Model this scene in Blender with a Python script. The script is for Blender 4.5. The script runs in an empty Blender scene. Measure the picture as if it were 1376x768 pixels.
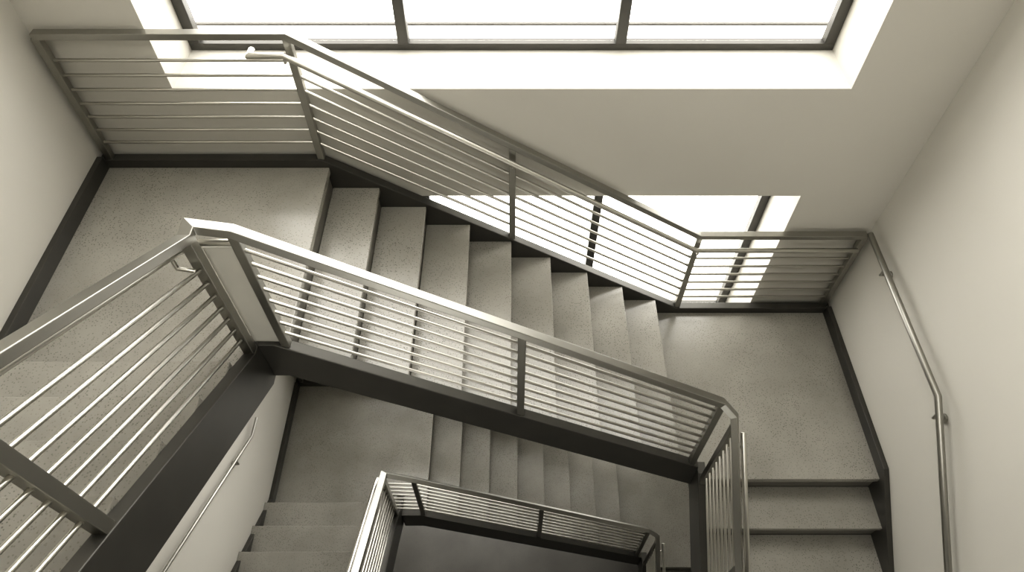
import bpy, bmesh, math
from mathutils import Vector as V

OZ = 9.06          # ground floor is z = 0, all levels below are given relative to eye height
RISE = 0.1756
scn = bpy.context.scene

# ------------------------------------------------------------------ materials
def newmat(name):
    m = bpy.data.materials.new(name); m.use_nodes = True
    nt = m.node_tree
    return m, nt, nt.nodes["Principled BSDF"]

def concrete(name, c1, c2, rough=0.22, speck=1.0):
    m, nt, p = newmat(name)
    N, L = nt.nodes, nt.links
    tc = N.new("ShaderNodeTexCoord")
    n1 = N.new("ShaderNodeTexNoise"); n1.inputs["Scale"].default_value = 1.5; n1.inputs["Detail"].default_value = 8; n1.inputs["Roughness"].default_value = 0.55
    L.new(tc.outputs["Object"], n1.inputs["Vector"])
    r1 = N.new("ShaderNodeValToRGB"); r1.color_ramp.elements[0].position = .28; r1.color_ramp.elements[1].position = .72
    r1.color_ramp.elements[0].color = (*c1, 1); r1.color_ramp.elements[1].color = (*c2, 1)
    L.new(n1.outputs["Fac"], r1.inputs["Fac"])
    n2 = N.new("ShaderNodeTexNoise"); n2.inputs["Scale"].default_value = 2.5; n2.inputs["Detail"].default_value = 3
    L.new(tc.outputs["Object"], n2.inputs["Vector"])
    r2 = N.new("ShaderNodeValToRGB"); r2.color_ramp.elements[0].position = .38; r2.color_ramp.elements[1].position = .62
    r2.color_ramp.elements[0].color = (.35, .35, .35, 1)
    L.new(n2.outputs["Fac"], r2.inputs["Fac"])
    col = r1.outputs["Color"]
    for sc, lo, hi, dark, st in ((76, .19, .31, .34, .65), (105, .14, .28, 1.5, .22)):
        v = N.new("ShaderNodeTexVoronoi"); v.inputs["Scale"].default_value = sc
        L.new(tc.outputs["Object"], v.inputs["Vector"])
        rv = N.new("ShaderNodeValToRGB"); rv.color_ramp.elements[0].position = lo; rv.color_ramp.elements[1].position = hi
        rv.color_ramp.elements[0].color = (1, 1, 1, 1); rv.color_ramp.elements[1].color = (0, 0, 0, 1)
        L.new(v.outputs["Distance"], rv.inputs["Fac"])
        mu = N.new("ShaderNodeMath"); mu.operation = 'MULTIPLY'
        L.new(rv.outputs["Color"], mu.inputs[0]); L.new(r2.outputs["Color"], mu.inputs[1])
        mu2 = N.new("ShaderNodeMath"); mu2.operation = 'MULTIPLY'; mu2.inputs[1].default_value = st*speck
        L.new(mu.outputs[0], mu2.inputs[0])
        mx = N.new("ShaderNodeMixRGB"); mx.inputs["Color2"].default_value = (c1[0]*dark, c1[1]*dark, c1[2]*dark, 1)
        L.new(mu2.outputs[0], mx.inputs["Fac"]); L.new(col, mx.inputs["Color1"])
        col = mx.outputs["Color"]
    L.new(col, p.inputs["Base Color"])
    mr = N.new("ShaderNodeMapRange"); mr.inputs["To Min"].default_value = rough-.08; mr.inputs["To Max"].default_value = rough+.10
    L.new(n1.outputs["Fac"], mr.inputs["Value"]); L.new(mr.outputs["Result"], p.inputs["Roughness"])
    b = N.new("ShaderNodeBump"); b.inputs["Strength"].default_value = .04; b.inputs["Distance"].default_value = .01
    L.new(n1.outputs["Fac"], b.inputs["Height"]); L.new(b.outputs["Normal"], p.inputs["Normal"])
    p.inputs["Specular IOR Level"].default_value = .9
    return m

def metal(name, col, rough, metallic=1.0, streak=.05, scale=8, var=.06):
    m, nt, p = newmat(name)
    N, L = nt.nodes, nt.links
    tc = N.new("ShaderNodeTexCoord")
    n = N.new("ShaderNodeTexNoise"); n.inputs["Scale"].default_value = scale; n.inputs["Detail"].default_value = 3
    L.new(tc.outputs["Object"], n.inputs["Vector"])
    r = N.new("ShaderNodeValToRGB")
    r.color_ramp.elements[0].color = tuple(c*(1-var) for c in col)+(1,)
    r.color_ramp.elements[1].color = tuple(min(1, c*(1+var)) for c in col)+(1,)
    r.color_ramp.elements[0].position = .3; r.color_ramp.elements[1].position = .7
    L.new(n.outputs["Fac"], r.inputs["Fac"]); L.new(r.outputs["Color"], p.inputs["Base Color"])
    mr = N.new("ShaderNodeMapRange"); mr.inputs["To Min"].default_value = rough-streak; mr.inputs["To Max"].default_value = rough+streak
    L.new(n.outputs["Fac"], mr.inputs["Value"]); L.new(mr.outputs["Result"], p.inputs["Roughness"])
    p.inputs["Metallic"].default_value = metallic
    return m

def plaster(name, col):
    m, nt, p = newmat(name)
    N, L = nt.nodes, nt.links
    tc = N.new("ShaderNodeTexCoord")
    n = N.new("ShaderNodeTexNoise"); n.inputs["Scale"].default_value = 1.3; n.inputs["Detail"].default_value = 6
    L.new(tc.outputs["Object"], n.inputs["Vector"])
    r = N.new("ShaderNodeValToRGB")
    r.color_ramp.elements[0].color = (col[0]*.95, col[1]*.95, col[2]*.945, 1); r.color_ramp.elements[1].color = (*col, 1)
    L.new(n.outputs["Fac"], r.inputs["Fac"]); L.new(r.outputs["Color"], p.inputs["Base Color"])
    n2 = N.new("ShaderNodeTexNoise"); n2.inputs["Scale"].default_value = 140
    L.new(tc.outputs["Object"], n2.inputs["Vector"])
    b = N.new("ShaderNodeBump"); b.inputs["Strength"].default_value = .05; b.inputs["Distance"].default_value = .004
    L.new(n2.outputs["Fac"], b.inputs["Height"]); L.new(b.outputs["Normal"], p.inputs["Normal"])
    p.inputs["Roughness"].default_value = .7
    return m

M_FLOOR = concrete("polished_concrete", (.275, .265, .238), (.41, .397, .362))
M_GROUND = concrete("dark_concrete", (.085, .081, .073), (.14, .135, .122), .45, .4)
M_STEEL = metal("brushed_stainless", (.41, .403, .375), .36, 1.0, .01, 3, .02)
M_ROD = metal("stainless_rod_bright", (.60, .588, .55), .32, 1.0, .01, 3, .02)  # same stainless, paler: reflections on the bars are put into the base colour
M_DARK = metal("painted_dark_steel", (.105, .102, .093), .38, .5, .04, 5, .08)
M_RISER = metal("riser_steel", (.19, .182, .163), .5, .1, .03, 5, .06)
M_PANEL = metal("satin_panel", (.66, .647, .60), .5, .1, .03, 4, .03)
M_WALL = plaster("warm_plaster", (.645, .629, .586))
M_FRAME = metal("window_frame_dark", (.12, .117, .108), .4, .5)
M_FRAMEL = metal("ledge_white", (.80, .79, .75), .5, .0, .03, 3, .02)
M_GLASS = bpy.data.materials.new("window_glass"); M_GLASS.use_nodes = True
nt = M_GLASS.node_tree; nt.nodes.clear()
o = nt.nodes.new("ShaderNodeOutputMaterial"); mx = nt.nodes.new("ShaderNodeMixShader"); tr = nt.nodes.new("ShaderNodeBsdfTransparent"); gl = nt.nodes.new("ShaderNodeBsdfGlossy")
gl.inputs["Roughness"].default_value = .02; mx.inputs[0].default_value = .05
nt.links.new(tr.outputs[0], mx.inputs[1]); nt.links.new(gl.outputs[0], mx.inputs[2]); nt.links.new(mx.outputs[0], o.inputs[0])

# ------------------------------------------------------------------ mesh builder
class Mesh:
    def __init__(s, name, mats, bevel=0):
        s.name, s.mats, s.bevel = name, mats, bevel
        s.v, s.f, s.m, s.sm = [], [], [], []
    def add(s, vs, fs, m, smooth=False):
        k = len(s.v); s.v += [V(q) for q in vs]
        for f in fs:
            s.f.append([i+k for i in f]); s.m.append(m); s.sm.append(smooth and len(f) == 4)
    def box(s, x0, x1, y0, y1, z0, z1, m=0):
        vs = [(x, y, z) for z in (z0, z1) for y in (y0, y1) for x in (x0, x1)]
        s.add(vs, [(0,1,3,2),(4,6,7,5),(0,4,5,1),(2,3,7,6),(0,2,6,4),(1,5,7,3)], m)
    def prism(s, poly, vec, m=0):
        n = len(poly); a = [V(q) for q in poly]; b = [q+V(vec) for q in a]
        s.add(a+b, [list(range(n)), list(range(2*n-1, n-1, -1))]+[(i, (i+1) % n, n+(i+1) % n, n+i) for i in range(n)], m)
    def sweep(s, pts, prof, m=0, up=(0, 0, 1), smooth=False):
        pts = [V(q) for q in pts]; up = V(up)
        d = (pts[1]-pts[0]).normalized(); side = d.cross(up).normalized(); u = side.cross(d)
        ring = [pts[0]+side*a+u*b for a, b in prof]; rings = [ring]
        for i in range(1, len(pts)):
            d = (pts[i]-pts[i-1]).normalized()
            n = d if i == len(pts)-1 else (d+(pts[i+1]-pts[i]).normalized()).normalized()
            ring = [q+d*((pts[i]-q).dot(n)/d.dot(n)) for q in ring]; rings.append(ring)
        k = len(prof); vs = [q for r in rings for q in r]; fs = []
        for i in range(len(rings)-1):
            for j in range(k):
                fs.append((i*k+j, i*k+(j+1) % k, (i+1)*k+(j+1) % k, (i+1)*k+j))
        fs += [list(range(k)), list(range((len(rings)-1)*k, len(rings)*k))]
        s.add(vs, fs, m, smooth)
    def tube(s, pts, r, m=0, up=(0, 0, 1), n=12):
        s.sweep(pts, [(r*math.cos(2*math.pi*i/n), r*math.sin(2*math.pi*i/n)) for i in range(n)], m, up, True)
    def bar(s, pts, w, h, m=0, up=(0, 0, 1)):
        s.sweep(pts, [(-w/2, -h/2), (w/2, -h/2), (w/2, h/2), (-w/2, h/2)], m, up)
    def build(s, parent=None):
        me = bpy.data.meshes.new(s.name)
        me.from_pydata([(q.x, q.y, q.z+OZ) for q in s.v], [], s.f)
        for mt in s.mats: me.materials.append(mt)
        for p, mi, sm in zip(me.polygons, s.m, s.sm): p.material_index = mi; p.use_smooth = sm
        bm = bmesh.new(); bm.from_mesh(me); bmesh.ops.recalc_face_normals(bm, faces=bm.faces); bm.to_mesh(me); bm.free()
        ob = bpy.data.objects.new(s.name, me); scn.collection.objects.link(ob)
        if parent: ob.parent = parent
        if s.bevel:
            b = ob.modifiers.new("bevel", 'BEVEL'); b.width = s.bevel; b.segments = 2; b.limit_method = 'ANGLE'; b.angle_limit = math.radians(50)
        return ob

def empty(name):
    e = bpy.data.objects.new(name, None); scn.collection.objects.link(e); return e

SW = 0.06   # stringer thickness
def flight(name, p0, dn, side, width, n, run):
    g = Mesh(name, [M_FLOOR, M_RISER], .004)
    p0, dn, side = V(p0), V(dn), V(side)
    Z = V((0, 0, 1))
    poly = [p0-Z*.055-dn*.025, p0-Z*.055]
    for i in range(1, n):
        poly += [p0+dn*run*(i-1)-Z*(RISE*i+.035), p0+dn*run*i-Z*(RISE*i+.035)]
    last = p0+dn*run*(n-1)-Z*(RISE*n)
    poly += [last, last-Z*.12, p0-Z*.30-dn*.025]
    g.prism(poly, side*width, 1)
    for i in range(1, n):
        a = p0+dn*(run*(i-1)+.002)-Z*RISE*i
        b = p0+dn*(run*i+.018)-Z*RISE*i
        g.prism([a, b, b-Z*.036, a-Z*.036], side*width, 0)
    return g

def storey(zL, X0, run, n, Yf, Yn, XA, XC, YA0, YC0, nA, nC, WL, WR, pL, pR, endoff, panel, runAC=.28):
    st = empty("staircase")
    zR = zL-n*RISE
    slopeAC = RISE/runAC
    Xe = X0+run*(n-1)
    xk0, xk1 = X0-.025, Xe+endoff
    sl = (zR-zL)/(xk1-xk0)
    def zt(x):
        return zL+.06+sl*(min(max(x, xk0), xk1)-xk0)
    def ztA(y): return zL+.06 if y > YA0+.14 else zL+.06+slopeAC*(YA0+.14-y)
    def ztC(y): return zR+.06 if y > YC0+.0 else zR+.06-slopeAC*(YC0-y)
    yi = Yn+SW/2-.01
    for nm in 'ab':
        g = Mesh("landing", [M_FLOOR, M_RISER], .004)
        for dz0, th, ins, mt in ((0, .05, 0, 0), (.051, .17, .045, 1)):
            if nm == 'a':
                xo, xi, y0, z = WL, XA-SW/2+.01, YA0+ins, zL-dz0
                xe = X0+.015-ins
            else:
                xo, xi, y0, z = WR, XC+SW/2-.01, YC0-.018+ins, zR-dz0
                xe = Xe
            yy = Yf-SW/2
            if y0 < yi-.01: poly = [(xo, yy), (xo, y0), (xi, y0), (xi, yi), (xe, yi), (xe, yy)]
            else: poly = [(xo, yy), (xo, y0), (xe, y0), (xe, yy)]
            g.prism([(x, y, z) for x, y in poly], (0, 0, -th), mt)
        g.build(st)
    flight("flight_window_side", (X0, Yn+SW/2, zL), (1, 0, 0), (0, 1, 0), Yf-Yn-SW, n, run).build(st)
    topA = YA0-runAC*(nA-1)
    flight("flight_left", (WL, topA, zL+nA*RISE), (0, 1, 0), (1, 0, 0), XA-SW/2-WL, nA, runAC).build(st)
    flight("flight_right", (XC+SW/2, YC0, zR), (0, -1, 0), (1, 0, 0), WR-XC-SW/2, nC, runAC).build(st)
    yAend = topA-.02; yCend = YC0-runAC*(nC-1)-.02
    D = .30
    g = Mesh("stringer_outer", [M_DARK], .004)
    xs = [WL, xk0, xk1, WR]
    g.prism([(x, Yf-SW/2, zt(x)) for x in xs]+[(x, Yf-SW/2, zt(x)-D) for x in xs[::-1]], (0, SW, 0), 0)
    g.build(st)
    g = Mesh("stringer_inner", [M_DARK], .004)
    xs = [XA+SW/2, xk0, XC-SW/2]
    g.prism([(x, Yn-SW/2, zt(x)) for x in xs]+[(x, Yn-SW/2, zt(x)-D) for x in xs[::-1]], (0, SW, 0), 0)
    yc = YA0+.14
    ys = [yc+.001 if yc > Yn+SW/2 else Yn+SW/2, yc, yAend]
    g.prism([(XA-SW/2, y, ztA(y)) for y in ys]+[(XA-SW/2, y, ztA(y)-D-.02) for y in ys[::-1]], (SW, 0, 0), 0)
    ys = [Yn+SW/2, YC0, yCend]
    g.prism([(XC-SW/2, y, ztC(y)) for y in ys]+[(XC-SW/2, y, max(ztC(y)-D, -OZ+.001)) for y in ys[::-1]], (SW, 0, 0), 0)
    g.build(st)
    T = .038
    g = Mesh("baseboard_left", [M_DARK], .003)
    ys = [Yf-SW/2, YA0+.08, topA-.02]
    sk = lambda y: zL+.09 if y > YA0+.08 else zL+.09+slopeAC*(YA0+.08-y)
    g.prism([(WL, y, sk(y)) for y in ys]+[(WL, y, sk(y)-.31) for y in ys[::-1]], (T, 0, 0), 0)
    g.build(st)
    g = Mesh("baseboard_right", [M_DARK], .003)
    ys = [Yf-SW/2, YC0+.02, yCend]
    sk2 = lambda y: zR+.09 if y > YC0+.02 else zR+.09-slopeAC*(YC0+.02-y)
    g.prism([(WR-T, y, sk2(y)) for y in ys]+[(WR-T, y, max(sk2(y)-.31, -OZ+.001)) for y in ys[::-1]], (T, 0, 0), 0)
    g.build(st)
    # ---------------- far (window side) guard
    H = .865; PW = .042
    g = Mesh("window_side_railing", [M_STEEL, M_ROD], .003)
    base = [V((x, Yf, zt(x))) for x in (WL+.05, xk0, xk1, WR-.05)]
    Zv = V((0, 0, 1))
    g.bar([q+Zv*(H-.02) for q in base], .05, .038)
    for i, fr in enumerate([.80, .69, .58, .47, .36, .25, .14]):
        g.tube([q+Zv*H*fr for q in base], .0095, 1)
    for x in (WL+.06, xk0, (xk0+xk1)/2-.07, xk1, WR-.06):
        g.bar([(x, Yf, zt(x)-.005), (x, Yf, zt(x)+H-.03)], PW, PW, 0, (1, 0, 0))
    hy = Yf-.07; hz = H-.10
    g.tube([(xk0-.20, Yf-.01, zL+.06+hz), (xk0-.20, hy, zL+.06+hz), (xk0-.02, hy, zL+.06+hz), (xk1-.02, hy, zR+.06+hz), (WR-.10, hy, zR+.06+hz)], .018, 1)
    for x in (xk0-.02, (xk0+xk1)/2-.07, xk1):
        g.tube([(x, Yf, zt(x)+hz-.05), (x, hy, zt(x)+hz-.04), (x, hy, zt(x)+hz)], .008, 1)
    g.build()
    # ---------------- well side guard
    g = Mesh("stairwell_railing", [M_STEEL, M_PANEL, M_ROD], .003)
    hh = H-.02
    ya = YA0+.14
    yA1 = yAend+.02; yC1 = yCend+.02
    path = [V((XA, yA1, ztA(yA1)+hh))]
    if Yn > ya+.02: path.append(V((XA, ya, zL+.06+hh)))
    path += [V((XA, Yn, ztA(Yn)+hh)), V((pL, Yn, zt(pL)+hh)), V((pR, Yn, zt(pR)+hh)), V((XC, Yn-.05, ztC(YC0)+hh)), V((XC, yC1, ztC(yC1)+hh))]
    g.bar(path, .055, .04)
    fr8 = [.855-.103*k for k in range(8)]
    for f in fr8:
        g.tube(([] if panel else [(XA, Yn, zt(XA)+H*f)])+[(pL, Yn, zt(pL)+H*f), (pR, Yn, zt(pR)+H*f)], .0085, 2)
    for x in (pL, (pL+pR)/2+.01, pR):
        g.bar([(x, Yn, zt(x)-.005), (x, Yn, zt(x)+H-.03)], PW, PW, 0, (1, 0, 0))
    if panel:
        g.box(XA+.005, pL-.02, Yn-.006, Yn+.006, zL+.058, zL+H-.085, 1)
        g.tube([(XA, Yn, zL+H-.06), (pL, Yn, zL+H-.06)], .016, 2)
    yp = Yn-.06
    for f in fr8[1:]:
        g.tube([(XA, yp, ztA(yp)+H*f), (XA, yA1, ztA(yA1)+H*f)], .0095, 2)
    for y in (yp, yp-1.09, yA1+.02):
        g.bar([(XA, y, ztA(y)-.005), (XA, y, ztA(y)+H-.03)], .05, .05, 0, (1, 0, 0))
    hx = XA-.07
    g.tube([(XA-.01, yp+.04, ztA(yp)+H-.155), (hx, yp+.05, ztA(yp)+H-.15), (hx, yp, ztA(yp)+H-.11), (hx, yA1, ztA(yA1)+H-.11)], .019, 2)
    for y in (yp-.05, yp-1.09):
        g.tube([(XA, y, ztA(y)+H-.2), (hx, y, ztA(y)+H-.18), (hx, y, ztA(y)+H-.12)], .009, 2)
    yq = Yn-.10
    for f in fr8:
        g.tube([(XC, yq, ztC(yq)+H*f), (XC, yC1, ztC(yC1)+H*f)], .0085, 2)
    for y in (yq, (yq+yC1)/2, yC1+.03):
        g.bar([(XC, y, ztC(y)-.005), (XC, y, ztC(y)+H-.03)], PW, PW, 0, (1, 0, 0))
    g.tube([(XC+.07, yq, ztC(yq)+H-.10), (XC+.07, yC1, ztC(yC1)+H-.10)], .017, 2)
    for y in (yq-.05, (yq+yC1)/2):
        g.tube([(XC, y, ztC(y)+H-.18), (XC+.07, y, ztC(y)+H-.17), (XC+.07, y, ztC(y)+H-.11)], .008, 2)
    g.build()
    return zR, st

WL, WR = -2.57, 2.57
WL2 = -2.38
zR1, st1 = storey(-2.92, -1.165, .2856, 9, 3.21, 1.85, -1.30, 1.30, 1.64, 1.796, 6, 6, WL, WR, -1.14, 1.22, .215, True)
zR2, st2 = storey(-6.60, -.86, .30, 8, 3.70, 2.25, -1.10, 1.50, 2.29, 2.15, 6, 6, WL2, WR, -.86, 1.41, .20, False)

# near-side landings that close the U
g = Mesh("landing", [M_FLOOR, M_RISER], .004)
z = -2.92+6*RISE
g.box(WL, WR, -1.8, .24, z-.05, z, 0); g.box(WL, WR, -1.8, .21, z-.25, z-.051, 1); g.build(st1)
g = Mesh("landing", [M_FLOOR, M_RISER], .004)
z2 = zR1-6*RISE
g.box(WL2, WR, -1.8, .396, z2-.05, z2, 0); g.box(WL2, WR, -1.8, .37, z2-.25, z2-.051, 1)
g.box(WL2, -1.13, .396, .89, z2-.05, z2, 0); g.box(WL2, -1.13, .37, .86, z2-.25, z2-.051, 1); g.build(st2)

def wall_handrail(pts, wx, brackets, r=.02):
    g = Mesh("wall_handrail", [M_STEEL], .002)
    g.tube(pts, r)
    s = 1 if wx > 0 else -1
    for q in brackets:
        q = V(q)
        g.tube([(wx, q.y, q.z-.07), (q.x, q.y, q.z-.065), (q.x, q.y, q.z-.01)], .009)
        g.tube([(wx, q.y, q.z-.07), (wx-s*.012, q.y, q.z-.07)], .03)
    g.build()
sl = RISE/.28
wall_handrail([(2.50, 3.16, -3.52), (2.50, 1.90, -3.54), (2.50, .35, -3.54-sl*1.55)], WR, [(2.50, 2.85, -3.525), (2.50, 1.82, -3.59), (2.50, .7, -3.54-sl*1.2)])
wall_handrail([(WL2+.05, 2.80, -5.62), (WL2+.05, 2.62, -5.62), (WL2+.05, 1.0, -5.62+sl*1.62)], WL2, [(WL2+.05, 2.3, -5.62+sl*.32), (WL2+.05, 1.2, -5.62+sl*1.42)], .012)

# ------------------------------------------------------------------ room shell
ZT = 1.3; G = -OZ
def shell(name, boxes, mat=M_WALL):
    g = Mesh(name, [mat])
    for b in boxes: g.box(*b)
    return g.build()
shell("wall_left", [(WL-.4, WL, -2.0, 4.1, -3.3, ZT)])
shell("wall_left", [(WL-.4, WL2, -2.0, 4.1, G, -3.3)])
shell("wall_right", [(WR, WR+.4, -2.0, 4.1, G, ZT)])
w_fill = (-5.0, -3.6); NX = .8  # opening in the near wall, added to let fill light onto the lower stairs
shell("wall_near", [(WL, -NX, -2.1, -1.8, G, ZT), (NX, WR, -2.1, -1.8, G, ZT), (-NX, NX, -2.1, -1.8, w_fill[1], ZT), (-NX, NX, -2.1, -1.8, G, w_fill[0])])
YW = 3.26; YB = 3.72; WX = 1.95
zs, zh, zb, ztop = -2.39, -3.25, -5.08, .9
shell("wall_far", [(WL, -WX, YW, YB, -5.25, ZT), (WX, WR, YW, YB, -5.25, ZT),
                   (-WX, WX, YW, YB, ztop, ZT), (-WX, WX, YW, YB, zh, zs), (-WX, WX, YW, YB, -5.25, zb)])
y0, y1 = 3.74, 4.1
w3 = (-6.12, -5.30); w4 = (-8.8, -6.95)
shell("wall_far", [(WL2, -WX, y0, y1, G, -5.25), (WX, WR, y0, y1, G, -5.25), (-WX, WX, y0, y1, G, w4[0]),
                   (-WX, WX, y0, y1, w4[1], w3[0]), (-WX, WX, y0, y1, w3[1], -5.25)])
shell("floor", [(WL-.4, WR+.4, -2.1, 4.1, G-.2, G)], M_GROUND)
shell("ceiling", [(WL-.4, WR+.4, -2.1, -.4, ZT, ZT+.25), (WL-.4, WR+.4, 1.5, YB, ZT, ZT+.25),
                  (WL-.4, -1.0, -.4, 1.5, ZT, ZT+.25), (1.0, WR+.4, -.4, 1.5, ZT, ZT+.25)])

def window(name, z0, z1, y0=3.64, ledge=False, WX=WX, mull=(-.655, .655)):
    g = Mesh(name, [M_FRAME, M_FRAMEL, M_GLASS], .003)
    y1 = y0+.06; t = .045
    g.box(-WX, WX, y0, y1, z0, z0+t); g.box(-WX, WX, y0, y1, z1-t, z1)
    g.box(-WX, -WX+t+.02, y0, y1, z0+t, z1-t); g.box(WX-t-.02, WX, y0, y1, z0+t, z1-t)
    for x in mull: g.box(x-.032, x+.032, y0-.01, y1, z0+t, z1-t)
    xs = [-WX+t+.02]+[q for x in mull for q in (x-.032, x+.032)]+[WX-t-.02]
    for a, b in zip(xs[::2], xs[1::2]):
        g.box(a, b, y0+.03, y0+.036, z0+t, z1-t, 2)
    if ledge:
        g.box(-WX-.1, WX+.1, YB+.02, YB+.21, z0-.06, z0-.01, 1)
        g.box(-WX-.1, WX+.1, YB+.21, YB+.235, z0-.08, z0+.0, 0)
    g.build()
window("window_1", zs, ztop, 3.64, True)
window("window_2", zb, zh)
window("window_3", w3[0], w3[1], 4.0)
window("window_4", w4[0], w4[1], 4.0)
window("fill_window_near", w_fill[0], w_fill[1], -2.05, False, NX, (0,))  # unseen window behind the camera, added to brighten the lower landing and flight

# ------------------------------------------------------------------ light
w = bpy.data.worlds.new("sky"); scn.world = w; w.use_nodes = True
bg = w.node_tree.nodes["Background"]; bg.inputs["Color"].default_value = (1, .979, .93, 1); bg.inputs["Strength"].default_value = 4.25
def portal(loc, rot, sx, sy):
    l = bpy.data.lights.new("sky_portal", 'AREA'); l.shape = 'RECTANGLE'; l.size = sx; l.size_y = sy
    l.cycles.is_portal = True
    ob = bpy.data.objects.new("sky_portal", l); ob.location = loc; ob.rotation_euler = rot; scn.collection.objects.link(ob)
portal((0, 3.73, (zs+ztop)/2+OZ), (-math.pi/2, 0, 0), 3.9, ztop-zs)
portal((0, 3.73, (zb+zh)/2+OZ), (-math.pi/2, 0, 0), 3.9, zh-zb)
portal((0, 4.11, sum(w3)/2+OZ), (-math.pi/2, 0, 0), 3.9, w3[1]-w3[0])
portal((0, 4.11, sum(w4)/2+OZ), (-math.pi/2, 0, 0), 3.9, w4[1]-w4[0])
portal((0, -2.11, sum(w_fill)/2+OZ), (math.pi/2, 0, 0), 2*NX, w_fill[1]-w_fill[0])
portal((0, .55, ZT+.27+OZ), (0, 0, 0), 2.0, 1.9)

# ------------------------------------------------------------------ camera
cam = bpy.data.cameras.new("camera"); co = bpy.data.objects.new("camera", cam); scn.collection.objects.link(co)
cam.sensor_width = 36; cam.lens = 908/1376*36; cam.clip_start = .02
co.location = (0, 0, OZ); co.rotation_euler = (math.radians(90-52.5), 0, 0)
scn.camera = co
scn.view_settings.view_transform = 'Standard'
try:
    scn.view_settings.look = 'High Contrast'
except Exception as e: print("LOOK", e)
